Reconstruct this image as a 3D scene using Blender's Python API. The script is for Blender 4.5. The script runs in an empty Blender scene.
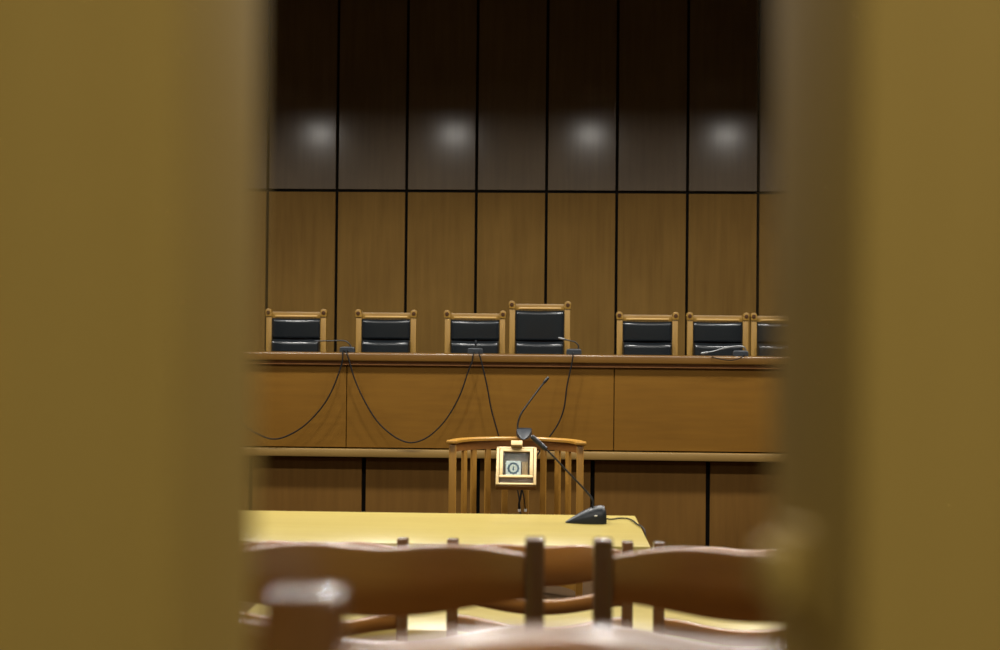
import bpy, bmesh, math, random
from mathutils import Vector, Matrix

random.seed(4)
S = bpy.context.scene
COL = S.collection
R = math.radians

# ------------------------------------------------------------------ camera
F = 1000 * 50 / 36.0                      # focal length in pixels of the 1000x650 frame
CAM = Vector((0, 0, 1.55))
cam_data = bpy.data.cameras.new('camera')
cam_data.lens = 50
cam_data.sensor_width = 36
cam_data.clip_start = 0.02
cam_data.dof.use_dof = True
cam_data.dof.focus_distance = 9.6
cam_data.dof.aperture_fstop = 3.8
cam = bpy.data.objects.new('camera', cam_data)
COL.objects.link(cam)
CROT = (Matrix.Rotation(R(2.06), 3, 'Z') @ Matrix.Rotation(R(90.0 + 0.825), 3, 'X')
        @ Matrix.Rotation(R(0.54), 3, 'Z'))
cam.matrix_world = Matrix.Translation(CAM) @ CROT.to_4x4()
S.camera = cam

# ------------------------------------------------------------------ world, exposure
world = bpy.data.worlds.new('world')
S.world = world
world.use_nodes = True
world.node_tree.nodes['Background'].inputs[0].default_value = (1.0, 0.85, 0.6, 1)
world.node_tree.nodes['Background'].inputs[1].default_value = 0.004
S.view_settings.view_transform = 'Standard'
S.view_settings.look = 'None'
S.view_settings.gamma = 1
S.view_settings.use_curve_mapping = False
S.view_settings.exposure = 0.0
S.cycles.use_denoising = True
S.cycles.max_bounces = 8

LAMP_COLOUR = (1.0, 0.965, 0.90)
CORRIDOR_COLOUR = (1.0, 0.92, 0.74)
LAMP_POWER = {9.3: 78.0, 7.5: 64.0, 3.0: 52.0}   # rows of ceiling lamps, watts each
CORRIDOR_POWER = 27.5


def at(px, py, Y):
    """point of the world plane y = Y that the photograph shows at pixel px, py"""
    d = CROT @ Vector(((px - 500) / F, (325 - py) / F, -1))
    return CAM + d * ((Y - CAM.y) / d.y)


def atz(px, py, Z):
    d = CROT @ Vector(((px - 500) / F, (325 - py) / F, -1))
    return CAM + d * ((Z - CAM.z) / d.z)


# ------------------------------------------------------------------ materials
def new_mat(name):
    m = bpy.data.materials.new(name)
    m.use_nodes = True
    return m, m.node_tree.nodes, m.node_tree.links, m.node_tree.nodes['Principled BSDF']


def wood(name, dark, light, axis='Z', rough=0.35, spec=0.5, coat=0.0, coat_rough=0.2,
         fine=26.0, stretch=14.0, bump=0.05, blotch=0.35, tint=(0.74, 0.70, 0.60)):
    dark = [c * k for c, k in zip(dark, tint)]
    light = [c * k for c, k in zip(light, tint)]
    m, n, l, b = new_mat(name)
    tc = n.new('ShaderNodeTexCoord')
    mp = n.new('ShaderNodeMapping')
    sc = [fine, fine, fine]
    sc['XYZ'.index(axis)] = fine / stretch
    mp.inputs['Scale'].default_value = sc
    l.new(tc.outputs['Object'], mp.inputs['Vector'])
    nz = n.new('ShaderNodeTexNoise')
    nz.inputs['Scale'].default_value = 1.0
    nz.inputs['Detail'].default_value = 6
    nz.inputs['Roughness'].default_value = 0.6
    l.new(mp.outputs['Vector'], nz.inputs['Vector'])
    big = n.new('ShaderNodeTexNoise')
    big.inputs['Scale'].default_value = 1.7
    big.inputs['Detail'].default_value = 2
    l.new(tc.outputs['Object'], big.inputs['Vector'])
    mix = n.new('ShaderNodeMix')
    mix.data_type = 'FLOAT'
    mix.inputs[0].default_value = blotch
    l.new(nz.outputs['Fac'], mix.inputs[2])
    l.new(big.outputs['Fac'], mix.inputs[3])
    cr = n.new('ShaderNodeValToRGB')
    cr.color_ramp.elements[0].position = 0.32
    cr.color_ramp.elements[0].color = (*dark, 1)
    cr.color_ramp.elements[1].position = 0.68
    cr.color_ramp.elements[1].color = (*light, 1)
    l.new(mix.outputs[0], cr.inputs['Fac'])
    l.new(cr.outputs['Color'], b.inputs['Base Color'])
    b.inputs['Roughness'].default_value = rough
    b.inputs['Specular IOR Level'].default_value = spec
    b.inputs['Coat Weight'].default_value = coat
    b.inputs['Coat Roughness'].default_value = coat_rough
    if bump:
        bp = n.new('ShaderNodeBump')
        bp.inputs['Strength'].default_value = bump
        bp.inputs['Distance'].default_value = 0.002
        l.new(nz.outputs['Fac'], bp.inputs['Height'])
        l.new(bp.outputs['Normal'], b.inputs['Normal'])
    return m


def plain(name, col, rough=0.5, metal=0.0, spec=0.5, noise=0.0, nscale=60.0, bump=0.0):
    m, n, l, b = new_mat(name)
    b.inputs['Base Color'].default_value = (*col, 1)
    b.inputs['Roughness'].default_value = rough
    b.inputs['Metallic'].default_value = metal
    b.inputs['Specular IOR Level'].default_value = spec
    if noise or bump:
        tc = n.new('ShaderNodeTexCoord')
        nz = n.new('ShaderNodeTexNoise')
        nz.inputs['Scale'].default_value = nscale
        nz.inputs['Detail'].default_value = 4
        l.new(tc.outputs['Object'], nz.inputs['Vector'])
        if noise:
            cr = n.new('ShaderNodeValToRGB')
            cr.color_ramp.elements[0].color = (*[c * (1 - noise) for c in col], 1)
            cr.color_ramp.elements[1].color = (*[min(1, c * (1 + noise)) for c in col], 1)
            l.new(nz.outputs['Fac'], cr.inputs['Fac'])
            l.new(cr.outputs['Color'], b.inputs['Base Color'])
        if bump:
            bp = n.new('ShaderNodeBump')
            bp.inputs['Strength'].default_value = bump
            bp.inputs['Distance'].default_value = 0.002
            l.new(nz.outputs['Fac'], bp.inputs['Height'])
            l.new(bp.outputs['Normal'], b.inputs['Normal'])
    return m


M = {}
M['wall_panel'] = wood('wall_panel_veneer', (0.138, 0.078, 0.019), (0.198, 0.117, 0.031), 'Z', rough=0.65, spec=0.08,
                       fine=22, stretch=16, blotch=0.45)
M['wall_upper'] = wood('wall_upper_veneer', (0.088, 0.064, 0.042), (0.124, 0.092, 0.060), 'Z', rough=0.6, spec=0.2,
                       coat=0.27, coat_rough=0.17, fine=22, stretch=16, blotch=0.45)
M['wall_back'] = plain('groove_black', (0.005, 0.004, 0.003), 0.8, spec=0.05)
M['bench_panel'] = wood('bench_veneer', (0.130, 0.062, 0.0075), (0.170, 0.084, 0.011), 'X', rough=0.55, spec=0.12,
                        fine=24, stretch=12, blotch=0.4)
M['bench_low'] = wood('bench_base_veneer', (0.106, 0.053, 0.012), (0.140, 0.073, 0.018), 'Z', rough=0.6, spec=0.08,
                      fine=24, stretch=12)
M['bench_top'] = wood('bench_top_wood', (0.100, 0.048, 0.008), (0.130, 0.065, 0.013), 'X', rough=0.3, spec=0.5,
                      fine=24, stretch=12)
M['ledge'] = wood('bench_ledge_wood', (0.185, 0.114, 0.033), (0.235, 0.150, 0.046), 'X', rough=0.4, fine=24, stretch=12)
M['oak'] = wood('golden_oak', (0.215, 0.120, 0.018), (0.29, 0.172, 0.033), 'Z', rough=0.42, spec=0.3, fine=40, stretch=8)
M['oak_rail'] = wood('golden_oak_rail', (0.215, 0.120, 0.018), (0.29, 0.172, 0.033), 'X', rough=0.38, spec=0.5, fine=40,
                     stretch=8)
M['oak_dark'] = plain('dark_brown_wood', (0.045, 0.020, 0.008), 0.7, spec=0.1, noise=0.2)  # darker wood for the finial roundels and back boards
M['moulding'] = wood('pale_moulding', (0.42, 0.26, 0.07), (0.52, 0.34, 0.11), 'X', rough=0.35, fine=40, stretch=8)
M['leather'] = plain('black_leather', (0.006, 0.008, 0.010), 0.22, spec=0.36, bump=0.05, nscale=180)
M['nail'] = plain('dark_bronze_nails', (0.05, 0.035, 0.015), 0.4, metal=0.7, noise=0.2)
M['table'] = wood('pale_beech_top', (0.53, 0.430, 0.115), (0.61, 0.51, 0.155), 'X', rough=0.32, spec=0.5, fine=20,
                  stretch=18, blotch=0.3)
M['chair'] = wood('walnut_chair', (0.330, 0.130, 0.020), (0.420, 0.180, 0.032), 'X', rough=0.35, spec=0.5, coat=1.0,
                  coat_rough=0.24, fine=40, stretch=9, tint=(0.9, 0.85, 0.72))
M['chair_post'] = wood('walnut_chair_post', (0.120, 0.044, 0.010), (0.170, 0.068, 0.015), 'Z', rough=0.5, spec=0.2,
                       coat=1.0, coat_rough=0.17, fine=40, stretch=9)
M['stand'] = wood('stand_oak', (0.34, 0.170, 0.026), (0.44, 0.235, 0.042), 'Z', rough=0.38, fine=40, stretch=8)
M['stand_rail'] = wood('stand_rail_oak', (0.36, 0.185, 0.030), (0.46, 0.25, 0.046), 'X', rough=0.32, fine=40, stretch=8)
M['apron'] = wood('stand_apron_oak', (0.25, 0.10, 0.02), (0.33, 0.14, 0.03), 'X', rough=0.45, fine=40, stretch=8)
M['case'] = wood('pale_case_wood', (0.56, 0.41, 0.17), (0.67, 0.51, 0.24), 'X', rough=0.4, fine=50, stretch=6)
M['case_in'] = plain('case_lining', (0.22, 0.17, 0.12), 0.7, noise=0.2)
M['plastic'] = plain('charcoal_plastic', (0.010, 0.013, 0.017), 0.42, spec=0.4, noise=0.1)
M['cable'] = plain('black_cable', (0.004, 0.004, 0.004), 0.6, spec=0.15, noise=0.1)
M['neck'] = plain('gooseneck_black', (0.010, 0.010, 0.010), 0.4, metal=0.0, spec=0.3, noise=0.1)
M['steel'] = plain('gooseneck_steel', (0.16, 0.165, 0.17), 0.35, metal=0.8, noise=0.1)
M['white'] = plain('white_plastic', (0.75, 0.75, 0.72), 0.4, noise=0.03)
M['card'] = plain('card_paper', (0.78, 0.84, 0.80), 0.7, noise=0.06)
M['ring'] = plain('emblem_teal_ink', (0.055, 0.11, 0.15), 0.7, noise=0.25, nscale=140)
M['disc'] = plain('emblem_pale_ink', (0.62, 0.66, 0.58), 0.7, noise=0.15, nscale=150)
M['tan'] = plain('tan_cloth', (0.42, 0.28, 0.13), 0.8, noise=0.2)
M['brass'] = plain('brushed_brass', (0.44, 0.31, 0.085), 0.5, metal=0.3, noise=0.08)
M['door'] = wood('door_veneer', (0.385, 0.262, 0.064), (0.430, 0.300, 0.078), 'Z', rough=0.65, spec=0.2, fine=18,
                 stretch=12, bump=0.02, tint=(1, 1, 1))
M['floor'] = wood('floor_boards', (0.04, 0.023, 0.010), (0.065, 0.037, 0.016), 'Y', rough=0.7, spec=0.12, fine=12, stretch=12)
M['carpet'] = plain('corridor_floor', (0.16, 0.12, 0.07), 0.8, noise=0.15)
M['ceil'] = plain('ceiling_plaster', (0.26, 0.24, 0.20), 0.9, noise=0.03)
M['recess'] = plain('recess_plaster', (0.72, 0.68, 0.60), 0.9, noise=0.03)
M['side'] = wood('side_wall_veneer', (0.12, 0.06, 0.018), (0.18, 0.095, 0.03), 'Z', rough=0.5, fine=14, stretch=14)
M['plaster'] = plain('corridor_plaster', (0.34, 0.30, 0.19), 0.9, noise=0.03)

m, n, l, b = new_mat('case_glass')
b.inputs['Base Color'].default_value = (0.95, 0.97, 0.96, 1)
b.inputs['Roughness'].default_value = 0.05
b.inputs['Transmission Weight'].default_value = 1.0
b.inputs['IOR'].default_value = 1.06
M['glass'] = m

m, n, l, b = new_mat('lamp_diffuser')
b.inputs['Base Color'].default_value = (0.9, 0.9, 0.85, 1)
b.inputs['Emission Color'].default_value = (*LAMP_COLOUR, 1)
b.inputs['Emission Strength'].default_value = 2.0
M['diffuser'] = m


for k_, ior in (('chair', 2.1), ('chair_post', 1.7)):
    M[k_].node_tree.nodes['Principled BSDF'].inputs['Coat IOR'].default_value = ior


# ------------------------------------------------------------------ mesh builder
class MB:
    def __init__(self):
        self.bm = bmesh.new()

    def _bevel(self, geom_verts, w, seg=2):
        edges = {e for v in geom_verts for e in v.link_edges}
        bmesh.ops.bevel(self.bm, geom=list(edges), offset=w, segments=seg, affect='EDGES', profile=0.5)

    def box(self, c, s, bev=0.0, rot=None, seg=2):
        r = bmesh.ops.create_cube(self.bm, size=1.0)
        vs = r['verts']
        mat = Matrix.Translation(Vector(c))
        if rot is not None:
            mat = mat @ rot.to_4x4()
        mat = mat @ Matrix.Diagonal((s[0], s[1], s[2], 1))
        bmesh.ops.transform(self.bm, matrix=mat, verts=vs)
        if bev:
            self._bevel(vs, bev, seg)
        return self

    def tube(self, pts, r, seg=10, caps=True):
        pts = [Vector(p) for p in pts]
        rr = r if isinstance(r, (list, tuple)) else [r] * len(pts)
        rings = []
        up = Vector((0, 0, 1))
        t0 = (pts[1] - pts[0]).normalized()
        if abs(t0.dot(up)) > 0.9:
            up = Vector((1, 0, 0))
        nrm = (up - t0 * up.dot(t0)).normalized()
        for i, p in enumerate(pts):
            a = pts[max(0, i - 1)]
            c = pts[min(len(pts) - 1, i + 1)]
            t = (c - a).normalized()
            nrm = (nrm - t * nrm.dot(t)).normalized()
            bn = t.cross(nrm)
            rings.append([self.bm.verts.new(p + (nrm * math.cos(2 * math.pi * k / seg)
                                                 + bn * math.sin(2 * math.pi * k / seg)) * rr[i]) for k in range(seg)])
        self._skin(rings, True, caps)
        return self

    def _skin(self, rings, closed, caps):
        for a, c in zip(rings, rings[1:]):
            nn = len(a)
            for k in range(nn if closed else nn - 1):
                k2 = (k + 1) % nn
                self.bm.faces.new((a[k], a[k2], c[k2], c[k]))
        if caps:
            self.bm.faces.new(list(reversed(rings[0])))
            self.bm.faces.new(rings[-1])

    def loft(self, sections, caps=True, mat=None):
        rings = []
        for sec in sections:
            ring = []
            for p in sec:
                p = Vector(p)
                ring.append(self.bm.verts.new(mat @ p if mat is not None else p))
            rings.append(ring)
        self._skin(rings, True, caps)
        return self

    def disc(self, c, axis, radius, thick, seg=24, bev=0.0):
        """short cylinder centred on c along axis"""
        ax = Vector(axis).normalized()
        q = Vector((0, 0, 1)).rotation_difference(ax).to_matrix().to_4x4()
        r = bmesh.ops.create_cone(self.bm, cap_ends=True, segments=seg, radius1=radius, radius2=radius, depth=thick,
                                  matrix=Matrix.Translation(Vector(c)) @ q)
        if bev:
            vs = r['verts']
            edges = {e for v in vs for e in v.link_edges
                     if abs((e.verts[0].co - e.verts[1].co).normalized().dot(ax)) < 0.5}
            bmesh.ops.bevel(self.bm, geom=list(edges), offset=bev, segments=2, affect='EDGES', profile=0.5)
        return self

    def ring(self, c, axis, r0, r1, thick, seg=32):
        ax = Vector(axis).normalized()
        q = Vector((0, 0, 1)).rotation_difference(ax).to_matrix()
        secs = []
        for k in range(seg):
            a = 2 * math.pi * k / seg
            d = Vector((math.cos(a), math.sin(a), 0))
            secs.append([Vector(c) + q @ (d * r + Vector((0, 0, z))) for r, z in
                         ((r0, -thick / 2), (r1, -thick / 2), (r1, thick / 2), (r0, thick / 2))])
        secs.append(secs[0])
        rings = [[self.bm.verts.new(p) for p in s] for s in secs[:-1]]
        rings.append(rings[0])
        self._skin(rings, True, False)
        return self

    def sphere(self, c, r, scale=(1, 1, 1), rot=None):
        mat = Matrix.Translation(Vector(c))
        if rot is not None:
            mat = mat @ rot.to_4x4()
        bmesh.ops.create_uvsphere(self.bm, u_segments=16, v_segments=10, radius=r,
                                  matrix=mat @ Matrix.Diagonal((*scale, 1)))
        return self

    def build(self, name, mat, parent=None, smooth=True, angle=35):
        bmesh.ops.recalc_face_normals(self.bm, faces=self.bm.faces)
        me = bpy.data.meshes.new(name)
        self.bm.to_mesh(me)
        self.bm.free()
        me.materials.append(mat)
        if smooth:
            for p in me.polygons:
                p.use_smooth = True
            try:
                me.set_sharp_from_angle(angle=R(angle))
            except AttributeError:
                pass
        o = bpy.data.objects.new(name, me)
        COL.objects.link(o)
        if parent is not None:
            o.parent = parent
        return o


def thing(name, label, cat, loc=(0, 0, 0), rotz=0.0, group=None):
    o = bpy.data.objects.new(name, None)
    o.empty_display_size = 0.1
    COL.objects.link(o)
    o.location = loc
    o.rotation_euler = (0, 0, rotz)
    return tag(o, label, cat, group)


def tag(o, label, cat, group=None):
    o['label'] = label
    o['category'] = cat
    if group:
        o['group'] = group
    return o


def struct(o):
    o['kind'] = 'structure'
    return o


def dup(root, loc, label, rotz=None):
    r = root.copy()
    COL.objects.link(r)
    r.location = loc
    if rotz is not None:
        r.rotation_euler = (0, 0, rotz)
    r['label'] = label
    for ch in list(root.children):
        c = ch.copy()
        COL.objects.link(c)
        c.parent = r
        for g in list(ch.children):
            d = g.copy()
            COL.objects.link(d)
            d.parent = c
    return r


def smooth_path(pts, per=8):
    """Catmull-Rom through pts"""
    pts = [Vector(p) for p in pts]
    P = [pts[0] * 2 - pts[1]] + pts + [pts[-1] * 2 - pts[-2]]
    out = []
    for i in range(1, len(P) - 2):
        for k in range(per):
            t = k / per
            a, b_, c, d = P[i - 1], P[i], P[i + 1], P[i + 2]
            out.append(0.5 * ((2 * b_) + (c - a) * t + (2 * a - 5 * b_ + 4 * c - d) * t * t
                              + (3 * b_ - a - 3 * c + d) * t ** 3))
    out.append(pts[-1])
    return out


# ------------------------------------------------------------------ the room
YW = 12.5                                     # panelled wall behind the judges
YB = 10.6                                     # front of the judges' bench
TIER1, TIER2, DAIS = 0.246, 0.422, 0.45

o = MB().box((0, 6.2, -0.05), (11, 12.8, 0.1)).build('floor', M['floor']); struct(o)
o = MB().box((0, 1.95, TIER1 / 2), (10.98, 2.3, TIER1)).build('floor', M['floor']); struct(o)
o = MB().box((0, 0.87, TIER2 / 2), (10.97, 0.66, TIER2)).build('floor', M['floor']); struct(o)
o = MB().box((0, 11.63, DAIS / 2), (10.98, 1.74, DAIS)).build('floor', M['floor']); struct(o)
o = MB().box((0, -0.85, TIER2 - 0.05), (5.0, 2.8, 0.1)).build('floor', M['carpet']); struct(o)

# panelled wall: veneer boards with dark grooves between
xg = [at(px, 300, YW).x for px in (266.5, 757.5)]
pitch = (xg[1] - xg[0]) / 7
gz = at(515, 191.6, YW).z
x0 = xg[0] - 5 * pitch
GW = 0.025
for za, zb, mk in ((0.46, gz - GW / 2, 'wall_panel'), (gz + GW / 2, gz + 2.9, 'wall_upper')):
    mb = MB()
    for i in range(17):
        cx = x0 + (i + 0.5) * pitch
        mb.box((cx, YW + 0.005, (za + zb) / 2), (pitch - GW, 0.03, zb - za), 0.003, seg=1)
    o = mb.build('wall_judges', M[mk]); struct(o)
mb = MB().box((0, YW + 0.07, 2.85), (11.2, 0.10, 5.9))
o = mb.build('wall_judges_backing', M['wall_back']); struct(o)
for sx, nm in ((-1, 'wall_left'), (1, 'wall_right')):
    o = MB().box((sx * 5.55, 6.5, 2.85), (0.1, 12.0, 5.9)).build(nm, M['side']); struct(o)
# ceiling: lower over the public seats, higher recess before the panelled wall
ZL = 3.98
o = MB().box((0, 5.05, ZL + 0.06), (11.0, 8.9, 0.10)).build('ceiling', M['ceil']); struct(o)
o = MB().box((0, 11.0, 5.75), (11.0, 3.2, 0.10)).build('ceiling', M['recess']); struct(o)
o = MB().box((0, 9.54, 4.85), (11.0, 0.08, 1.7)).build('ceiling_upstand', M['recess']); struct(o)

# wall with the doorway we look through, and the corridor behind the camera
DY = 0.60
mb = MB()
mb.box((-3.27, DY, 2.0), (4.5, 0.12, 4.0)).box((3.30, DY, 2.0), (4.5, 0.12, 4.0))
mb.box((0.015, DY, 3.30), (2.07, 0.12, 1.45))
o = mb.build('wall_entrance', M['plaster']); struct(o)
for sx, nm in ((-1, 'wall_corridor_left'), (1, 'wall_corridor_right')):
    o = MB().box((sx * 2.5, -0.85, 1.7), (0.1, 2.78, 2.52)).build(nm, M['plaster']); struct(o)
o = MB().box((0, -2.25, 1.7), (5.0, 0.1, 2.52)).build('wall_corridor_back', M['plaster']); struct(o)
o = MB().box((0, -0.85, 3.0), (5.0, 2.8, 0.1)).build('ceiling', M['ceil']); struct(o)


# two door leaves standing a hand's width apart, opened slightly towards the corridor
def door(n, hand, px_outer, angle):
    t, w, h = 0.06, 0.90, 2.12
    p = at(px_outer, 325, 0.39)
    root = bpy.data.objects.new('door_%d' % n, None)
    COL.objects.link(root)
    struct(root)
    root.location = (p.x, p.y, TIER2 + 0.008)
    root.rotation_euler = (0, 0, hand * R(angle))
    # local: free edge at x=0, leaf runs to hand*w, corridor face at y=0
    MB().box((hand * w / 2, t / 2, h / 2), (w, t, h), 0.004).build('door_leaf', M['door'], root)
    if hand > 0:
        plate = MB().box((-hand * 0.0006, t * 0.62, 1.052), (0.003, 0.022, 0.028), 0.001, seg=1)
        plate.build('latch_plate', M['brass'], root)
        lb = MB().box((-0.005, t * 0.66, 1.052), (0.012, 0.014, 0.018), 0.003)
        lb.build('latch_bolt', M['brass'], root)
    for yy, sgn in ((-0.004, -1), (t + 0.004, 1)):
        hp = MB().box((hand * 0.085, yy, 1.02), (0.045, 0.008, 0.22), 0.003).build('handle_plate', M['brass'], root)
        hb = MB().tube(smooth_path([(hand * 0.085, yy, 1.06), (hand * 0.085, yy + sgn * 0.045, 1.06),
                                    (hand * 0.11, yy + sgn * 0.055, 1.06), (hand * 0.20, yy + sgn * 0.052, 1.06)], 5),
                       0.009)
        hb.build('handle_lever', M['brass'], hp)
    for z in (0.25, 1.06, 1.87):
        MB().tube([(hand * (w + 0.004), -0.004, z - 0.05), (hand * (w + 0.004), -0.004, z + 0.05)], 0.007).build(
            'hinge', M['brass'], root)
    return root


door(1, -1, 172, 13.0)
door(2, 1, 862, 16.6)
o = MB().box((-1.035, 0.565, 1.51), (0.05, 0.09, 2.14), 0.004).box((1.055, 0.58, 1.51), (0.05, 0.09, 2.14), 0.004) \
    .box((0.01, 0.575, 2.605), (2.14, 0.09, 0.05), 0.004).build('trim_1', M['door'])
struct(o)


# ------------------------------------------------------------------ lamps
def ceiling_lamp(name, x, y, z, power, size, label, group, linear=False):
    t = thing(name, label, 'ceiling lamp', (x, y, z), 0, group)
    ld = bpy.data.lights.new('lamp_light', 'AREA')
    if linear:
        for sy in (-1, 1):
            MB().box((0, sy * (size[1] / 2 + 0.012), -0.012), (size[0] + 0.05, 0.024, 0.024), 0.004).build('lamp_rim', M['white'], t)
            MB().box((sy * (size[0] / 2 + 0.012), 0, -0.012), (0.024, size[1], 0.024), 0.004).build('lamp_rim', M['white'], t)
        MB().box((0, 0, -0.002), (size[0], size[1], 0.004)).build('diffuser', M['diffuser'], t)
        ld.shape = 'RECTANGLE'
        ld.size, ld.size_y = size
        ld.spread = R(160)
    else:
        MB().ring((0, 0, -0.012), (0, 0, 1), size / 2, size / 2 + 0.03, 0.024, 32).build('lamp_ring', M['white'], t)
        MB().disc((0, 0, -0.002), (0, 0, 1), size / 2, 0.004, 32).build('diffuser', M['diffuser'], t)
        ld.shape = 'DISK'
        ld.size = size
        if z > 3.5:
            ld.spread = R(171)
    ld.energy = power
    ld.color = LAMP_COLOUR if z > 3.5 else CORRIDOR_COLOUR
    lo = bpy.data.objects.new('lamp_light', ld)
    COL.objects.link(lo)
    lo.parent = t
    lo.location = (0, 0, -0.02)


lamp_row = [at(px, 134, YW + (YW - 9.3)) for px in (320, 455, 590, 725)]
step = (lamp_row[3].x - lamp_row[0].x) / 3
lx0 = lamp_row[1].x
for k in (-2, -1, 0, 1, 2, 3):
    ceiling_lamp('ceiling_lamp', lx0 + k * step, 9.3, ZL, LAMP_POWER[9.3], 0.26,
                 'round white recessed lamp in the courtroom ceiling', 'round lamps in the courtroom ceiling')
for ry in (7.5, 3.0):
    for x in (-3.0, -1.0, 1.0, 3.0):
        ceiling_lamp('strip_lamp', x, ry, ZL, LAMP_POWER[ry], (1.7, 0.20),
                     'long strip lamp in the courtroom ceiling above the public seats', 'strip lamps in the courtroom ceiling', True)
ceiling_lamp('corridor_lamp', 0.30, -0.9, 2.94, CORRIDOR_POWER, 0.40,
             'round lamp in the corridor ceiling outside the doors', None)

# ------------------------------------------------------------------ judges' bench
bench = thing('judges_bench', 'long veneered judges\' bench across the room before the panelled wall', 'bench',
              (0, YB, 0))
BX0, BX1 = -5.46, 5.46


def bz(py, Y=YB):
    return at(515, py, Y).z


z_top, z_slab, z_p1, z_p0, z_l1, z_l0 = bz(354.2, YB - .05), bz(363.2, YB - .05), bz(366.5), bz(449.3), bz(450.6), bz(458.6)
bw = BX1 - BX0
MB().box((0, 0.275, (z_top + z_slab) / 2), (bw, 0.65, z_top - z_slab), 0.014, seg=4).build('worktop', M['bench_top'], bench)
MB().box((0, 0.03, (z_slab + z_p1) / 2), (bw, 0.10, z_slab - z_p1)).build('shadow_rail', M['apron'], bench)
seams = [at(346.5, 400, YB).x, at(614, 405, YB).x]
sp = seams[1] - seams[0]
xs = [BX0] + [seams[0] + k * sp for k in range(-2, 5) if BX0 < seams[0] + k * sp < BX1] + [BX1]
for a, c in zip(xs, xs[1:]):
    MB().box(((a + c) / 2, 0.02, (z_p1 + z_p0) / 2), (c - a - 0.006, 0.04, z_p1 - z_p0), 0.002, seg=1).build(
        'front_panel', M['bench_panel'], bench)
MB().box((0, 0.05, (z_p1 + z_l0) / 2), (bw, 0.018, z_p1 - z_l0 + 0.02)).build('backing_board', M['wall_back'], bench)
MB().box((0, 0.0, (z_l1 + z_l0) / 2), (bw, 0.10, z_l1 - z_l0), 0.008).build('ledge', M['ledge'], bench)
grooves = [at(px, 490, YB + 0.05).x for px in (363.5, 477.5, 592, 708)]
gp = (grooves[3] - grooves[0]) / 3
xs = [BX0] + [grooves[0] + k * gp for k in range(-6, 11) if BX0 < grooves[0] + k * gp < BX1] + [BX1]
for a, c in zip(xs, xs[1:]):
    MB().box(((a + c) / 2, 0.065, z_l0 / 2 - 0.005), (c - a - 0.032, 0.03, z_l0 - 0.01), 0.003, seg=1).build(
        'base_panel', M['bench_low'], bench)
MB().box((0, 0.10, z_l0 / 2), (bw, 0.03, z_l0 - 0.002)).build('base_backing', M['wall_back'], bench)


# ------------------------------------------------------------------ judges' chairs
def cushion(mb, w, z0, z1, y_front, depth, r=0.03, rz=None):
    """upholstered block with a rounded front, facing -y"""
    secs = []
    nseg = 8
    rz = rz or r
    hw = w / 2
    prof = []
    for k in range(nseg + 1):
        a = math.pi / 2 * k / nseg
        prof.append((y_front + r - r * math.sin(a), z0 + r - r * math.cos(a)))
    for k in range(nseg + 1):
        a = math.pi / 2 * k / nseg
        prof.append((y_front + r - r * math.cos(a), z1 - rz + rz * math.sin(a)))
    prof = [(y_front + depth, z0)] + prof + [(y_front + depth, z1)]
    for u, s in ((-1, 0.0), (-0.985, 0.55), (-0.94, 0.88), (-0.86, 1.0), (-0.4, 1.04), (0, 1.06), (0.4, 1.04),
                 (0.86, 1.0), (0.94, 0.88), (0.985, 0.55), (1, 0.0)):
        sec = []
        for (y, z) in prof:
            yy = y_front + depth - (y_front + depth - y) * (0.55 + 0.45 * s)
            sec.append((u * hw, yy, z - 0.006 * math.cos(u * 1.5) * (1 if z > (z0 + z1) / 2 else 0)))
        secs.append(sec)
    mb.loft(secs)


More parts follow.
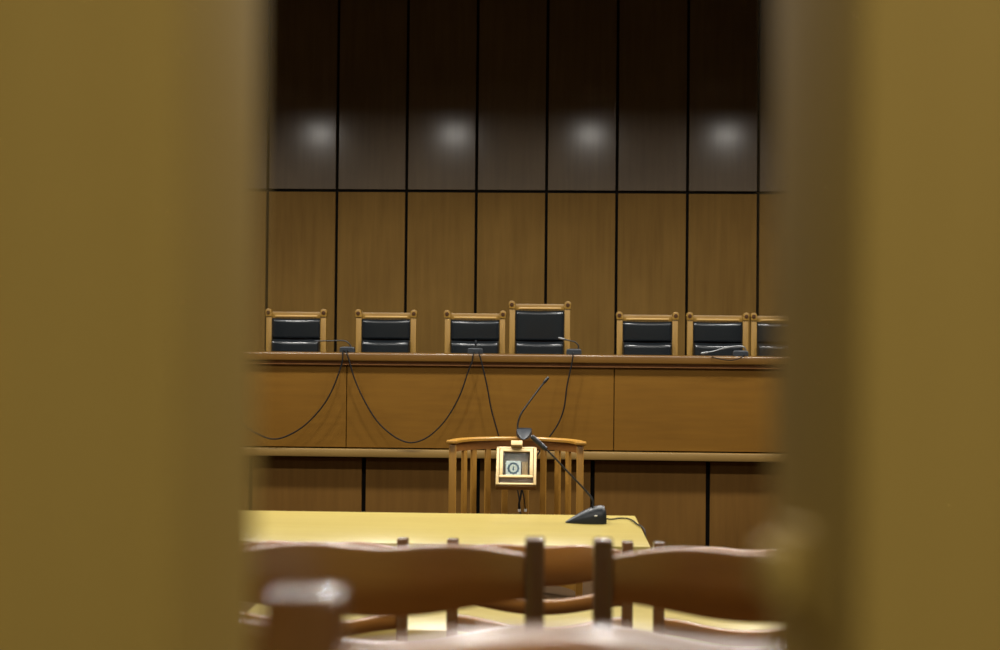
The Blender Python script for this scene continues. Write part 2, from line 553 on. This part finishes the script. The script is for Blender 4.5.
def judge_chair(label, H, loc):
    """origin at the base centre, facing -y"""
    t = thing('judge_chair', label, 'chair', loc, 0, 'judges\' armless chairs behind the bench')
    W = 0.505
    pw = 0.048
    px_ = W / 2 - pw / 2
    yb = 0.21
    fold = 1.135                                   # height of the crease between the two cushions
    for s in (-1, 1):
        p = MB().box((s * px_, yb, (H - 0.055) / 2), (pw, 0.055, H - 0.055), 0.005)
        p.build('back_post', M['oak'], t)
        f = MB().disc((s * (px_ + 0.004), yb - 0.004, H - 0.028), (0, 1, 0), 0.028, 0.075, 24, 0.006)
        f.box((s * (px_ + 0.001), yb - 0.004, H - 0.052), (0.053, 0.07, 0.03), 0.004)
        fo = f.build('scroll_finial', M['oak'], t)
        MB().disc((s * (px_ + 0.004), yb - 0.0425, H - 0.034), (0, 1, 0), 0.016, 0.008, 20, 0.002).build(
            'roundel', M['oak_dark'], fo)
        MB().box((s * px_, -0.21, 0.21), (0.05, 0.05, 0.42), 0.005).build('front_leg', M['oak'], t)
        MB().box((s * px_, 0.0, 0.16), (0.025, 0.37, 0.035), 0.004).build('side_stretcher', M['oak'], t)
    w_in = W - 2 * pw
    r_ = MB().box((0, yb + 0.002, H - 0.053), (w_in + 0.01, 0.042, 0.054), 0.004).build('top_rail', M['oak_rail'], t)
    MB().box((0, yb - 0.022, H - 0.062), (w_in - 0.055, 0.014, 0.016), 0.005).build('moulding', M['moulding'], r_)
    MB().box((0, yb + 0.004, 0.47), (w_in + 0.01, 0.04, 0.06), 0.004).build('lower_rail', M['oak_rail'], t)
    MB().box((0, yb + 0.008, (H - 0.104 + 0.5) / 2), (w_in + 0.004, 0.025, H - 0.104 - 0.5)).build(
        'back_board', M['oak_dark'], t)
    mb = MB()
    cushion(mb, w_in - 0.006, fold + 0.002, H - 0.080, yb - 0.042, 0.05, 0.024, 0.034)
    mb.build('upper_cushion', M['leather'], t)
    mb = MB()
    cushion(mb, w_in - 0.006, 0.50, fold, yb - 0.085, 0.09, 0.040, 0.048)
    mb.build('lower_cushion', M['leather'], t)
    mb = MB()
    for k in range(15):
        mb.sphere((-w_in / 2 + 0.015 + k * (w_in - 0.03) / 14, yb - 0.022, H - 0.081), 0.006, (1, 0.6, 1))
    mb.build('nail_row', M['nail'], t)
    for s in (-1, 1):
        mb = MB()
        for k in range(14):
            z = 0.95 + k * (H - 0.12 - 0.95) / 13
            mb.sphere((s * (w_in / 2 - 0.003), yb - 0.024, z), 0.006, (1, 0.6, 1))
        mb.build('nail_row', M['nail'], t)
    MB().box((0, -0.01, 0.395), (W - 0.02, 0.44, 0.06), 0.006).build('seat_frame', M['oak_rail'], t)
    MB().box((0, -0.01, 0.450), (W - 0.05, 0.40, 0.07), 0.025, seg=4).build('seat_cushion', M['leather'], t)
    MB().box((0, -0.15, 0.20), (W - 0.06, 0.022, 0.035), 0.004).build('front_stretcher', M['oak_rail'], t)
    return t


YC = 11.35
ypost = YC + 0.21
Hn = at(385, 309.4, ypost - 0.03).z - DAIS
Hp = at(540, 300.8, ypost - 0.03).z - DAIS


def chair_x(a, c):
    return at((a + c) / 2, 320, ypost - 0.03).x


first = judge_chair('oak judge chair with black leather back, leftmost behind the bench', Hn,
                    (chair_x(265, 327), YC, DAIS))
for (a, c), lab in (((355.5, 416.5), 'oak judge chair with black leather back, second from the left behind the bench'),
                    ((445, 505), 'oak judge chair with black leather back, directly left of the tall chair'),
                    ((617, 678), 'oak judge chair with black leather back, first one right of the tall chair'),
                    ((687.5, 748.5), 'oak judge chair with black leather back, behind the microphone lying bent at right'),
                    ((751.5, 812.5), 'oak judge chair with black leather back, partly hidden by the right door')):
    dup(first, (chair_x(a, c), YC, DAIS), lab)
judge_chair('tallest oak judge chair with black leather back, at the middle of the bench', Hp,
            (chair_x(510, 569.5), YC, DAIS))


# ------------------------------------------------------------------ microphones
def mic_base_mesh(mat, k=1.0, kw=1.0, kh=1.0):
    """wedge base: nose at the origin, rear at +x"""
    L = 0.175 * k
    secs = []
    for t_, w, h in ((0, .012, .006), (.06, .026, .012), (.18, .050, .026), (.38, .078, .046), (.58, .094, .063),
                     (.76, .100, .074), (.88, .098, .078), (.96, .092, .074), (1.0, .084, .060)):
        w *= k * kw
        h *= k * kh
        x = t_ * L
        e1, e2, g1, g2 = (.40, .2, .78, .97) if kh >= 1 else (.48, .36, .88, .985)
        if kh < 1 and t_ > .7:
            w = 0.100 * k * kw
        secs.append([(x, -w / 2, 0), (x, -w / 2, h * .42), (x, -w * e1, h * g1), (x, -w * e2, h * g2), (x, 0, h),
                     (x, w * e2, h * g2), (x, w * e1, h * g1), (x, w / 2, h * .42), (x, w / 2, 0)])
    return MB().loft(secs, True, mat)


def microphone(label, loc, rot, k, neck, neck_r, head_r, group, head_col='plastic', neck_mat='neck', collar=None,
               badge=False, kw=1.0, kh=1.0):
    """loc: where the base rests (its nose); neck: world points from base to head"""
    t = thing('gooseneck_microphone', label, 'microphone', loc, 0, group)
    loc = Vector(loc)
    bo = mic_base_mesh(rot.to_4x4(), k, kw, kh).build('microphone_base', M['plastic'], t)
    if badge:
        MB().sphere(rot @ Vector((0.128 * k, -0.0465 * k, 0.036 * k)), 0.008, (1, 0.4, 0.5), rot).build('badge', M['white'], bo)
    pts = smooth_path([Vector(p) - loc for p in neck], 8)
    MB().tube(pts, neck_r, 8).build('gooseneck', M[neck_mat], t)
    d = (pts[-1] - pts[-2]).normalized()
    e = pts[-1]
    MB().tube([e - d * head_r * 1.5, e - d * head_r, e + d * head_r * 2.2, e + d * head_r * 3.4, e + d * head_r * 3.9],
              [head_r * .6, head_r * .95, head_r, head_r * .85, head_r * .35], 14).build('microphone_head', M[head_col], t)
    if collar:
        q = e - d * collar
        MB().tube([q - d * .018, q + d * .018], head_r * 0.95, 14).build('collar_ring', M['plastic'], t)
    return t


GB = 'gooseneck microphones along the judges\' bench'
ym = YB + 0.01
nose_in = Matrix.Rotation(R(-90), 3, 'Z')       # nose to +y, cable end towards the public side


def bench_mic(px0, px1, label, neck_px, head_r=0.010, neck_mat='neck', head_col='plastic', turn=0):
    c = at((px0 + px1) / 2, 352, ym)
    rot = Matrix.Rotation(R(90 + 180 + turn), 3, 'Z')
    k = 1.10
    loc = Vector((c.x, ym + 0.19, z_top))
    pts = [at(p[0], p[1], ym + (p[2] if len(p) > 2 else 0.05)) for p in neck_px]
    return microphone(label, loc, rot, 0.95, pts, 0.005, head_r, GB, head_col, neck_mat, kw=1.22, kh=0.62)


bench_mic(339, 354, 'gooseneck microphone with level neck pointing left on the bench, beside leftmost chair',
          [(350.5, 349), (351, 346.5), (348, 342.5), (343, 340.6), (330, 340.8), (318, 341)], 0.006, 'neck')
bench_mic(467, 483, 'gooseneck microphone with short neck on the bench, before chair left of tallest one',
          [(475.5, 350), (475.6, 348), (475.6, 346), (475.7, 344)], 0.008, 'neck')
bench_mic(566, 582, 'gooseneck microphone on the bench arching left before the tallest chair',
          [(578, 349.5), (578.5, 346), (575, 342), (569, 340.5), (563, 339)], 0.010, 'neck', 'steel')
bench_mic(733, 749.5, 'gooseneck microphone bent down to the left on the bench, furthest right',
          [(746, 350), (743, 346.5), (735, 346.2), (725, 348), (714, 351), (706, 352.6)], 0.011, 'steel', 'steel')

# clerk table microphone
ZT = 0.75
mn = atz(565.5, 522.8, ZT)                         # nose on the table
rear = atz(605.5, 523.2, ZT)
dvec = rear - mn
rot = Matrix.Rotation(math.atan2(dvec.y, dvec.x) + R(4), 3, 'Z')
kt = dvec.length / 0.175
neck = [at(592.5, 508, mn.y), at(592.6, 500, mn.y + .01), at(585, 490, mn.y + .03), at(567, 471, mn.y + .05),
        at(550, 453, mn.y + .07), at(538.5, 442.5, mn.y + .09)]
microphone('large gooseneck microphone with wedge base standing on the pale table', mn, rot, kt, neck, 0.0045, 0.012,
           None, collar=0.03, badge=True)

# ------------------------------------------------------------------ tables
p_fr, p_nr = at(634, 514, 6.65), at(650, 545, 5.56)
p_fr, p_nr = atz(634, 514.2, ZT), atz(650.5, 545.8, ZT)
xr = (p_fr.x + p_nr.x) / 2
y0, y1 = atz(500, 544.5, ZT).y, atz(500, 513.9, ZT).y


def table(name, label, x0, x1, y0, y1, z, base, th=0.032):
    t = thing(name, label, 'table', ((x0 + x1) / 2, (y0 + y1) / 2, base))
    w, d, h = x1 - x0, y1 - y0, z - base
    MB().box((0, 0, h - th / 2), (w, d, th), 0.003).build('tabletop', M['table'], t)
    for s in (-1, 1):
        MB().box((0, s * (d / 2 - 0.10), h - th - 0.045), (w - 0.24, 0.022, 0.09), 0.002, seg=1).build(
            'apron', M['table'], t)
        MB().box((s * (w / 2 - 0.12), 0, h - th - 0.045), (0.022, d - 0.22, 0.09), 0.002, seg=1).build(
            'apron', M['table'], t)
        for u in (-1, 1):
            MB().box((s * (w / 2 - 0.12), u * (d / 2 - 0.10), (h - th) / 2), (0.06, 0.06, h - th), 0.004).build(
                'leg', M['table'], t)
    return t


table('counsel_table', 'long pale yellow wooden table with the gooseneck microphone on top', xr - 2.6, xr, y0, y1, ZT, 0)
t2a, t2b = at(250, 620, 4.4).x, at(900, 620, 4.4).x
table('low_table', 'lower pale wooden table glimpsed between the slats of the chair backs', t2a, t2b, 4.13, 4.66, 0.702, 0)


# ------------------------------------------------------------------ wooden ladder back chairs
def slat(mb, half, y_end, bow, ztop_e, ztop_c, zbot_e, zbot_c, th=0.024, nseg=32, serp=0.0):
    secs = []
    for k in range(nseg + 1):
        u = -1 + 2 * k / nseg
        w = 0.5 + 0.5 * math.cos(math.pi * min(1.0, abs(u) ** 1.15))
        x = u * half
        y = y_end - bow * (1 - u * u)
        zt = ztop_e + (ztop_c - ztop_e) * (w if not serp else math.sin(math.pi / 2 * min(1.0, (1 - abs(u)) / 0.55)))
        zt -= serp * (0.5 + 0.5 * math.cos(math.pi * min(1.0, abs(u) / 0.45)))
        zb = zbot_e + (zbot_c - zbot_e) * w
        r = th * 0.45
        q = th * 0.26                                 # rear top edge is well rounded
        c = [(x, y - th / 2, zb + r), (x, y - th / 4, zb), (x, y + th / 4, zb), (x, y + th / 2, zb + r),
             (x, y + th / 2, zt - r), (x, y + th * .46, zt - r * .25), (x, y + th * .38, zt - r * .06), (x, y + th * .26, zt),
             (x, y, zt)]
        for j in range(6):
            a_ = math.pi / 2 * j / 5
            c.append((x, y - th / 2 + q - q * math.sin(a_), zt - q + q * math.cos(a_)))
        secs.append(c)
    mb.loft(secs)


def ladder_chair(label, loc, group, pw=0.031, th=0.018, drop=0.0):
    t = thing('ladder_back_chair', label, 'chair', loc, 0, group)
    H, hw = 1.0, 0.243
    for s in (-1, 1):
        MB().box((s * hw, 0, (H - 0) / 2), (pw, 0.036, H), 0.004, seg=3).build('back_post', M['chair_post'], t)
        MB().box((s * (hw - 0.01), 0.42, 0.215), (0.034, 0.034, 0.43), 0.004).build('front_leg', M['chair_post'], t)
        MB().box((s * (hw - 0.005), 0.21, 0.20), (0.018, 0.39, 0.03), 0.003).build('side_stretcher', M['chair_post'], t)
    ih = hw - pw / 2 + 0.004
    mb = MB()
    slat(mb, ih, 0.0, 0.030, H - 0.027 - drop, H - 0.009 - drop, H - 0.098, H - 0.122, th=th, serp=0.006)
    mb.build('crest_rail', M['chair'], t)
    for zc in (0.160, 0.2335, 0.306):
        mb = MB()
        slat(mb, ih, 0.0, 0.030, H - zc + 0.024, H - zc, H - zc - 0.018, H - zc - 0.040)
        mb.build('back_slat', M['chair'], t)
    # seat
    MB().box((0, 0.215, 0.438), (2 * hw - 0.01, 0.44, 0.030), 0.010, seg=3).build('seat', M['chair'], t)
    MB().box((0, 0.42, 0.39), (2 * hw - 0.06, 0.02, 0.05), 0.003).build('seat_rail', M['chair'], t)
    MB().box((0, 0.0, 0.39), (2 * hw - 0.03, 0.02, 0.05), 0.003).build('seat_rail', M['chair'], t)
    MB().box((0, 0.25, 0.20), (2 * hw - 0.03, 0.016, 0.028), 0.003).build('cross_stretcher', M['chair_post'], t)
    return t


G1 = 'dark wooden ladder back chairs in rows facing the bench'
YN, YF, YX = 2.2, 3.88, 0.72
c0 = ladder_chair('dark wooden ladder back chair in the second row, left of the gap', (at(535, 545, YN).x - 0.243, YN, TIER1), G1)
dup(c0, (at(603, 545, YN).x + 0.243, YN, TIER1), 'dark wooden ladder back chair in the second row, right of the gap')
dup(c0, ((at(453.5, 545, YF).x + at(627, 545, YF).x) / 2, YF, 0),
    'dark wooden ladder back chair in the front row, seen through the gap between nearer chairs')
dup(c0, (at(403, 545, YF).x - 0.243, YF, 0), 'dark wooden ladder back chair in the front row, furthest left against the tables')
dup(c0, (at(659, 545, YF).x + 0.243, YF, 0), 'dark wooden ladder back chair in the front row, furthest right beyond the pale table\'s end')
ladder_chair('blurred wooden ladder back chair nearest the doors, with shining crest', (at(307, 590, YX).x + 0.243, YX, TIER2),
             G1, 0.040, 0.042, 0.005)

for o in COL.objects:
    if o.name.startswith('ladder_back_chair') and abs(o.location.y - YF) < 0.01:
        o.scale = (1, 1, 1.008)

# ------------------------------------------------------------------ witness stand
YS = 8.40
pl, pr = at(452.6, 470, YS), at(580, 470, YS)
wx = (pl.x + pr.x) / 2
wa = (pr.x - pl.x) / 2
zr = at(516, 440.8, YS).z
WB = 0.36
stand = thing('witness_stand', 'curved golden wooden witness stand with upright bars beyond the pale table', 'witness stand',
              (wx, YS, 0))


def arc(th, ra, rb):
    return Vector((ra * math.cos(th), rb * math.sin(th), 0))


def arc_strip(ra_in, rb_in, ra_out, rb_out, z0, z1, name, mat, a0=0.0, a1=math.pi, bev=0.006):
    secs = []
    for k in range(41):
        th = a0 + (a1 - a0) * k / 40
        i, o_ = arc(th, ra_in, rb_in), arc(th, ra_out, rb_out)
        d = (o_ - i).normalized() * bev
        secs.append([i + Vector((0, 0, z0)), o_ + Vector((0, 0, z0)), o_ + Vector((0, 0, z1 - bev)),
                     o_ - d + Vector((0, 0, z1)), i + d + Vector((0, 0, z1)), i + Vector((0, 0, z1 - bev))])
    return MB().loft(secs).build(name, mat, stand)


arc_strip(wa - 0.030, WB - 0.035, wa + 0.030, WB + 0.035, zr - 0.020, zr, 'hand_rail', M['stand_rail'])
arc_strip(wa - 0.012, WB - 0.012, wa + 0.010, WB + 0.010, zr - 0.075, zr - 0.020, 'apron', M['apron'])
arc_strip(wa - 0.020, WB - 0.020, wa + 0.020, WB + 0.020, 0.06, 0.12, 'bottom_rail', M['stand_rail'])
for s in (-1, 1):
    p = MB().box((s * wa, -0.005, (zr - 0.028) / 2), (0.042, 0.05, zr - 0.028), 0.004).build('end_post', M['stand'], stand)
    MB().box((s * (wa + 0.004), -0.012, zr - 0.011), (0.066, 0.070, 0.022), 0.007).build('post_cap', M['stand_rail'], p)
for deg in (34.5, 49, 65, 82, 102, 119, 135, 148):
    q = arc(R(deg), wa, WB)
    nrm = math.atan2(q.y / WB ** 2, q.x / wa ** 2)
    MB().box((q.x, q.y, (zr - 0.03) / 2 + 0.05), (0.022, 0.036, zr - 0.13), 0.003,
             Matrix.Rotation(nrm, 3, 'Z')).build('upright_bar', M['stand'], stand)

# the display case hanging inside the curve, with a glass lid
tilt = R(38)                                       # lean of the glass away from vertical
bc = at(515.8, 484.5, 8.40)
case = thing('display_case', 'small pale wooden case with sloping glass lid hung inside the witness stand', 'display case', bc)
cr_ = Matrix.Rotation(R(90) - tilt, 3, 'X')        # local xy = lid plane (y up the slope), z = lid normal
CW, CL, CT = 0.246, 0.275, 0.055


def cbox(c, s, bev, name, mat, parent):
    mb = MB().box(cr_ @ Vector(c), s, bev, cr_)
    return mb.build(name, mat, parent)


cbox((0, CL / 2, -CT + 0.006), (CW - 0.01, CL, 0.012), 0.002, 'case_bottom', M['case'], case)
cbox((0, CL / 2, -CT + 0.014), (CW - 0.03, CL - 0.03, 0.004), 0, 'lining', M['case_in'], case)
for s in (-1, 1):
    cbox((s * (CW / 2 - 0.009), CL / 2, -CT / 2), (0.018, CL, CT), 0.004, 'case_side', M['case'], case)
cbox((0, 0.008, -CT / 2 - 0.012), (CW, 0.018, CT - 0.012), 0.004, 'case_front', M['stand_rail'], case)
cbox((0, 0.010, -0.014), (CW - 0.01, 0.014, 0.016), 0.003, 'front_lip', M['case'], case)
cbox((0, CL - 0.008, -CT / 2), (CW, 0.016, CT), 0.004, 'case_back', M['case'], case)
lid = cbox((0, CL - 0.026, -0.006), (CW - 0.042, 0.022, 0.014), 0.003, 'lid_frame', M['case'], case)
cbox((0, 0.060, -0.006), (CW - 0.042, 0.018, 0.014), 0.003, 'lid_frame', M['case'], case)
for s in (-1, 1):
    cbox((s * (CW / 2 - 0.031), CL / 2 + 0.02, -0.006), (0.020, CL - 0.09, 0.014), 0.003, 'lid_frame', M['case'], case)
cbox((0, CL / 2 + 0.02, -0.010), (CW - 0.085, CL - 0.10, 0.003), 0, 'lid_glass', M['glass'], case)
hz = MB().box(cr_ @ Vector((0, CL + 0.005, 0.018)), (0.070, 0.036, 0.034), 0.004, cr_)
hz.build('hinge_block', M['case'], case)
# bracket that hangs the case from the rail
top_w = Vector(bc) + cr_ @ Vector((0, CL, -CT / 2))
gap = (YS + WB - 0.02) - top_w.y
MB().box((0, (top_w.y - bc.y) + gap / 2, (top_w.z - bc.z) - 0.01), (0.10, gap + 0.02, 0.025), 0.003).build(
    'hanging_bracket', M['stand_rail'], case)

# card in the case
cardroot = thing('emblem_card', 'small pale card printed with a round teal emblem inside the glass case', 'card',
                 Vector(bc) + cr_ @ Vector((-0.018, 0.128, -0.022)))
MB().box((0, 0, 0), (0.092, 0.112, 0.004), 0.001, cr_, 1).build('card_sheet', M['card'], cardroot)
nrm = cr_ @ Vector((0, 0, 1))
sq = Matrix.Diagonal((1, 1.25, 1))


def emblem(r0, r1, off, name, mat, lobes=0):
    bmx = MB()
    secs = []
    N = 48
    for k in range(N):
        a = 2 * math.pi * k / N
        rr1 = r1 + (0.002 * math.cos(a * lobes) if lobes else 0)
        d = Vector((math.cos(a), 1.2 * math.sin(a), 0))
        secs.append([cr_ @ (d * r0 + Vector((0, 0, off))), cr_ @ (d * rr1 + Vector((0, 0, off))),
                     cr_ @ (d * rr1 + Vector((0, 0, off + .001))), cr_ @ (d * r0 + Vector((0, 0, off + .001)))])
    rings = [[bmx.bm.verts.new(p) for p in s] for s in secs]
    rings.append(rings[0])
    bmx._skin(rings, True, False)
    return bmx.build(name, mat, cardroot)


emblem(0.024, 0.036, 0.002, 'emblem_ring', M['ring'], 12)
emblem(0.0005, 0.0235, 0.002, 'emblem_disc', M['disc'])
mb = MB().sphere(cr_ @ Vector((0.0, -0.006, 0.003)), 0.008, (0.7, 1.4, 0.15), cr_)
mb.sphere(cr_ @ Vector((0.001, 0.010, 0.003)), 0.005, (0.9, 1.1, 0.2), cr_)
mb.build('emblem_figure', M['ring'], cardroot)
cl = MB().box((0, 0, 0), (0.036, 0.105, 0.012), 0.003, cr_).build('folded_cloth', M['tan'])
cl.location = Vector(bc) + cr_ @ Vector((0.052, 0.128, -0.030))
tag(cl, 'narrow folded tan cloth beside the emblem card in the case', 'cloth')

# witness microphone: wedge base tipped forward on the hand rail
mtop = at(524, 431.5, 8.70)
rotw = Matrix.Rotation(R(-90), 3, 'Z')
base_rot = Matrix.Rotation(R(9), 3, 'X') @ Matrix.Rotation(R(90), 3, 'Z')   # nose towards us, rear raised
wn = at(523.6, 439.8, 8.61)
neck = [at(518, 430, 8.74), at(517.8, 424, 8.75), at(521, 414, 8.76), at(530, 401, 8.78), at(539, 389, 8.80), at(545, 381.5, 8.81)]
microphone('gooseneck microphone rising right from a wedge base on the witness stand rail', wn, base_rot, 0.98, neck,
           0.0055, 0.0095, None, kh=0.55)


# ------------------------------------------------------------------ cables
def cable(label, pts, r=0.0055, name='microphone_cable', group='black microphone cables'):
    pts = smooth_path(pts, 8)
    c = sum(pts, Vector()) / len(pts)
    o_ = MB().tube([p - c for p in pts], r, 8).build(name, M['cable'])
    o_.location = c
    tag(o_, label, 'cable', group)
    return o_


yf = YB - 0.075                                    # just clear of the worktop's front edge
yp = YB - 0.065


def hang(first_px, rest, first_back=0.03):
    a = at(first_px[0], first_px[1], YB + first_back)
    a.z = z_top + 0.006
    b2 = a.copy()
    b2.y = yf + 0.012
    b2.z = z_top + 0.008
    return [a, b2] + [at(p[0], p[1], yf) for p in rest]


cable('black cable looping left from the leftmost bench microphone to behind the door',
      hang((344.5, 353), [(342, 363), (333, 388), (322, 407), (305, 425), (287, 436), (272, 439), (258, 434), (244, 425), (232, 408), (222, 384), (217, 363)]) +
      [Vector((at(216, 353, YB).x, yf + 0.012, z_top + 0.008)), Vector((at(215.5, 353, YB).x, YB + 0.03, z_top + 0.006)),
       Vector((at(215, 353, YB).x, YB + 0.12, z_top + 0.006))])
a = hang((348, 353), [(349.5, 362), (355, 380), (364, 400), (377, 421), (392, 435), (406, 442), (418, 441.5), (432, 434),
                      (447, 418), (460, 395), (468, 372), (472, 362)])
e = at(474, 354, YB + 0.03); e.z = z_top + 0.006
e2 = e.copy(); e2.y = yf + 0.012; e2.z = z_top + 0.008
cable('black cable sagging in a wide loop between the two left bench microphones', a + [e2, e])
cable('black cable dropping from the second bench microphone behind the witness stand',
      hang((479.5, 354), [(482, 364), (487, 386), (491, 408), (497, 430), (503, 450), (511, 470), (518, 492), (520.5, 518)]) +
      [Vector((at(521, 530, yf).x, yf - 0.01, 0.03)), Vector((at(523, 530, yf).x, yf - 0.06, 0.007)),
       Vector((at(530, 530, yf).x, yf - 0.16, 0.007))])
cable('black cable dropping from the bench microphone at the tallest chair to the witness stand',
      hang((573, 355), [(571.5, 365), (567, 386), (564, 408), (558, 424), (548, 439), (538, 454), (529, 470), (525, 492), (524, 518)]) +
      [Vector((at(524, 530, yf).x, yf - 0.01, 0.03)), Vector((at(526, 530, yf).x, yf - 0.07, 0.007)),
       Vector((at(536, 530, yf).x, yf - 0.14, 0.007))])
cable('short black cable hanging over the bench edge at the rightmost microphone',
      hang((743, 356), [(739, 358.6), (731, 360.2), (722, 359.4), (714, 357.6)]) + [at(711.5, 356, YB - 0.03)], 0.004)
tr = atz(606, 521, ZT)
cable('thin black cable trailing from the table microphone over the right table edge',
      [atz(604, 521.0, ZT) + Vector((0, 0, .012)), atz(611, 520.5, ZT) + Vector((0, 0, .006)), atz(621, 519.5, ZT) + Vector((0, 0, .006)),
       atz(630, 520.5, ZT) + Vector((0, 0, .006)), atz(636.5, 525, ZT) + Vector((0, 0, .006)),
       Vector((xr + 0.012, atz(640, 530, ZT).y, ZT - 0.01)), Vector((xr + 0.014, atz(641, 531, ZT).y, ZT - 0.15)),
       Vector((xr + 0.012, atz(641, 531, ZT).y, ZT - 0.5))], 0.0035)
# loose lead with white plugs hanging inside the witness stand
lead = thing('loose_lead', 'loose dark lead with two white plugs inside the witness stand', 'cable', at(520, 509, 8.72))
lp = Vector(lead.location)
MB().tube(smooth_path([at(522, 488, 8.74) - lp, at(520.5, 497, 8.73) - lp, at(519, 504, 8.72) - lp, at(519.2, 509, 8.72) - lp], 6),
          0.006, 8).build('lead', M['cable'], lead)
MB().tube([at(519.2, 509, 8.72) - lp, at(519.4, 511.5, 8.72) - lp], 0.009, 10).build('plug', M['white'], lead)
MB().tube([at(525.3, 509, 8.72) - lp, at(525.3, 511.5, 8.72) - lp], 0.009, 10).build('plug', M['white'], lead)
MB().tube(smooth_path([at(522, 488, 8.74) - lp, at(524, 498, 8.73) - lp, at(525.3, 509, 8.72) - lp], 6), 0.0035, 8).build(
    'lead', M['cable'], lead)
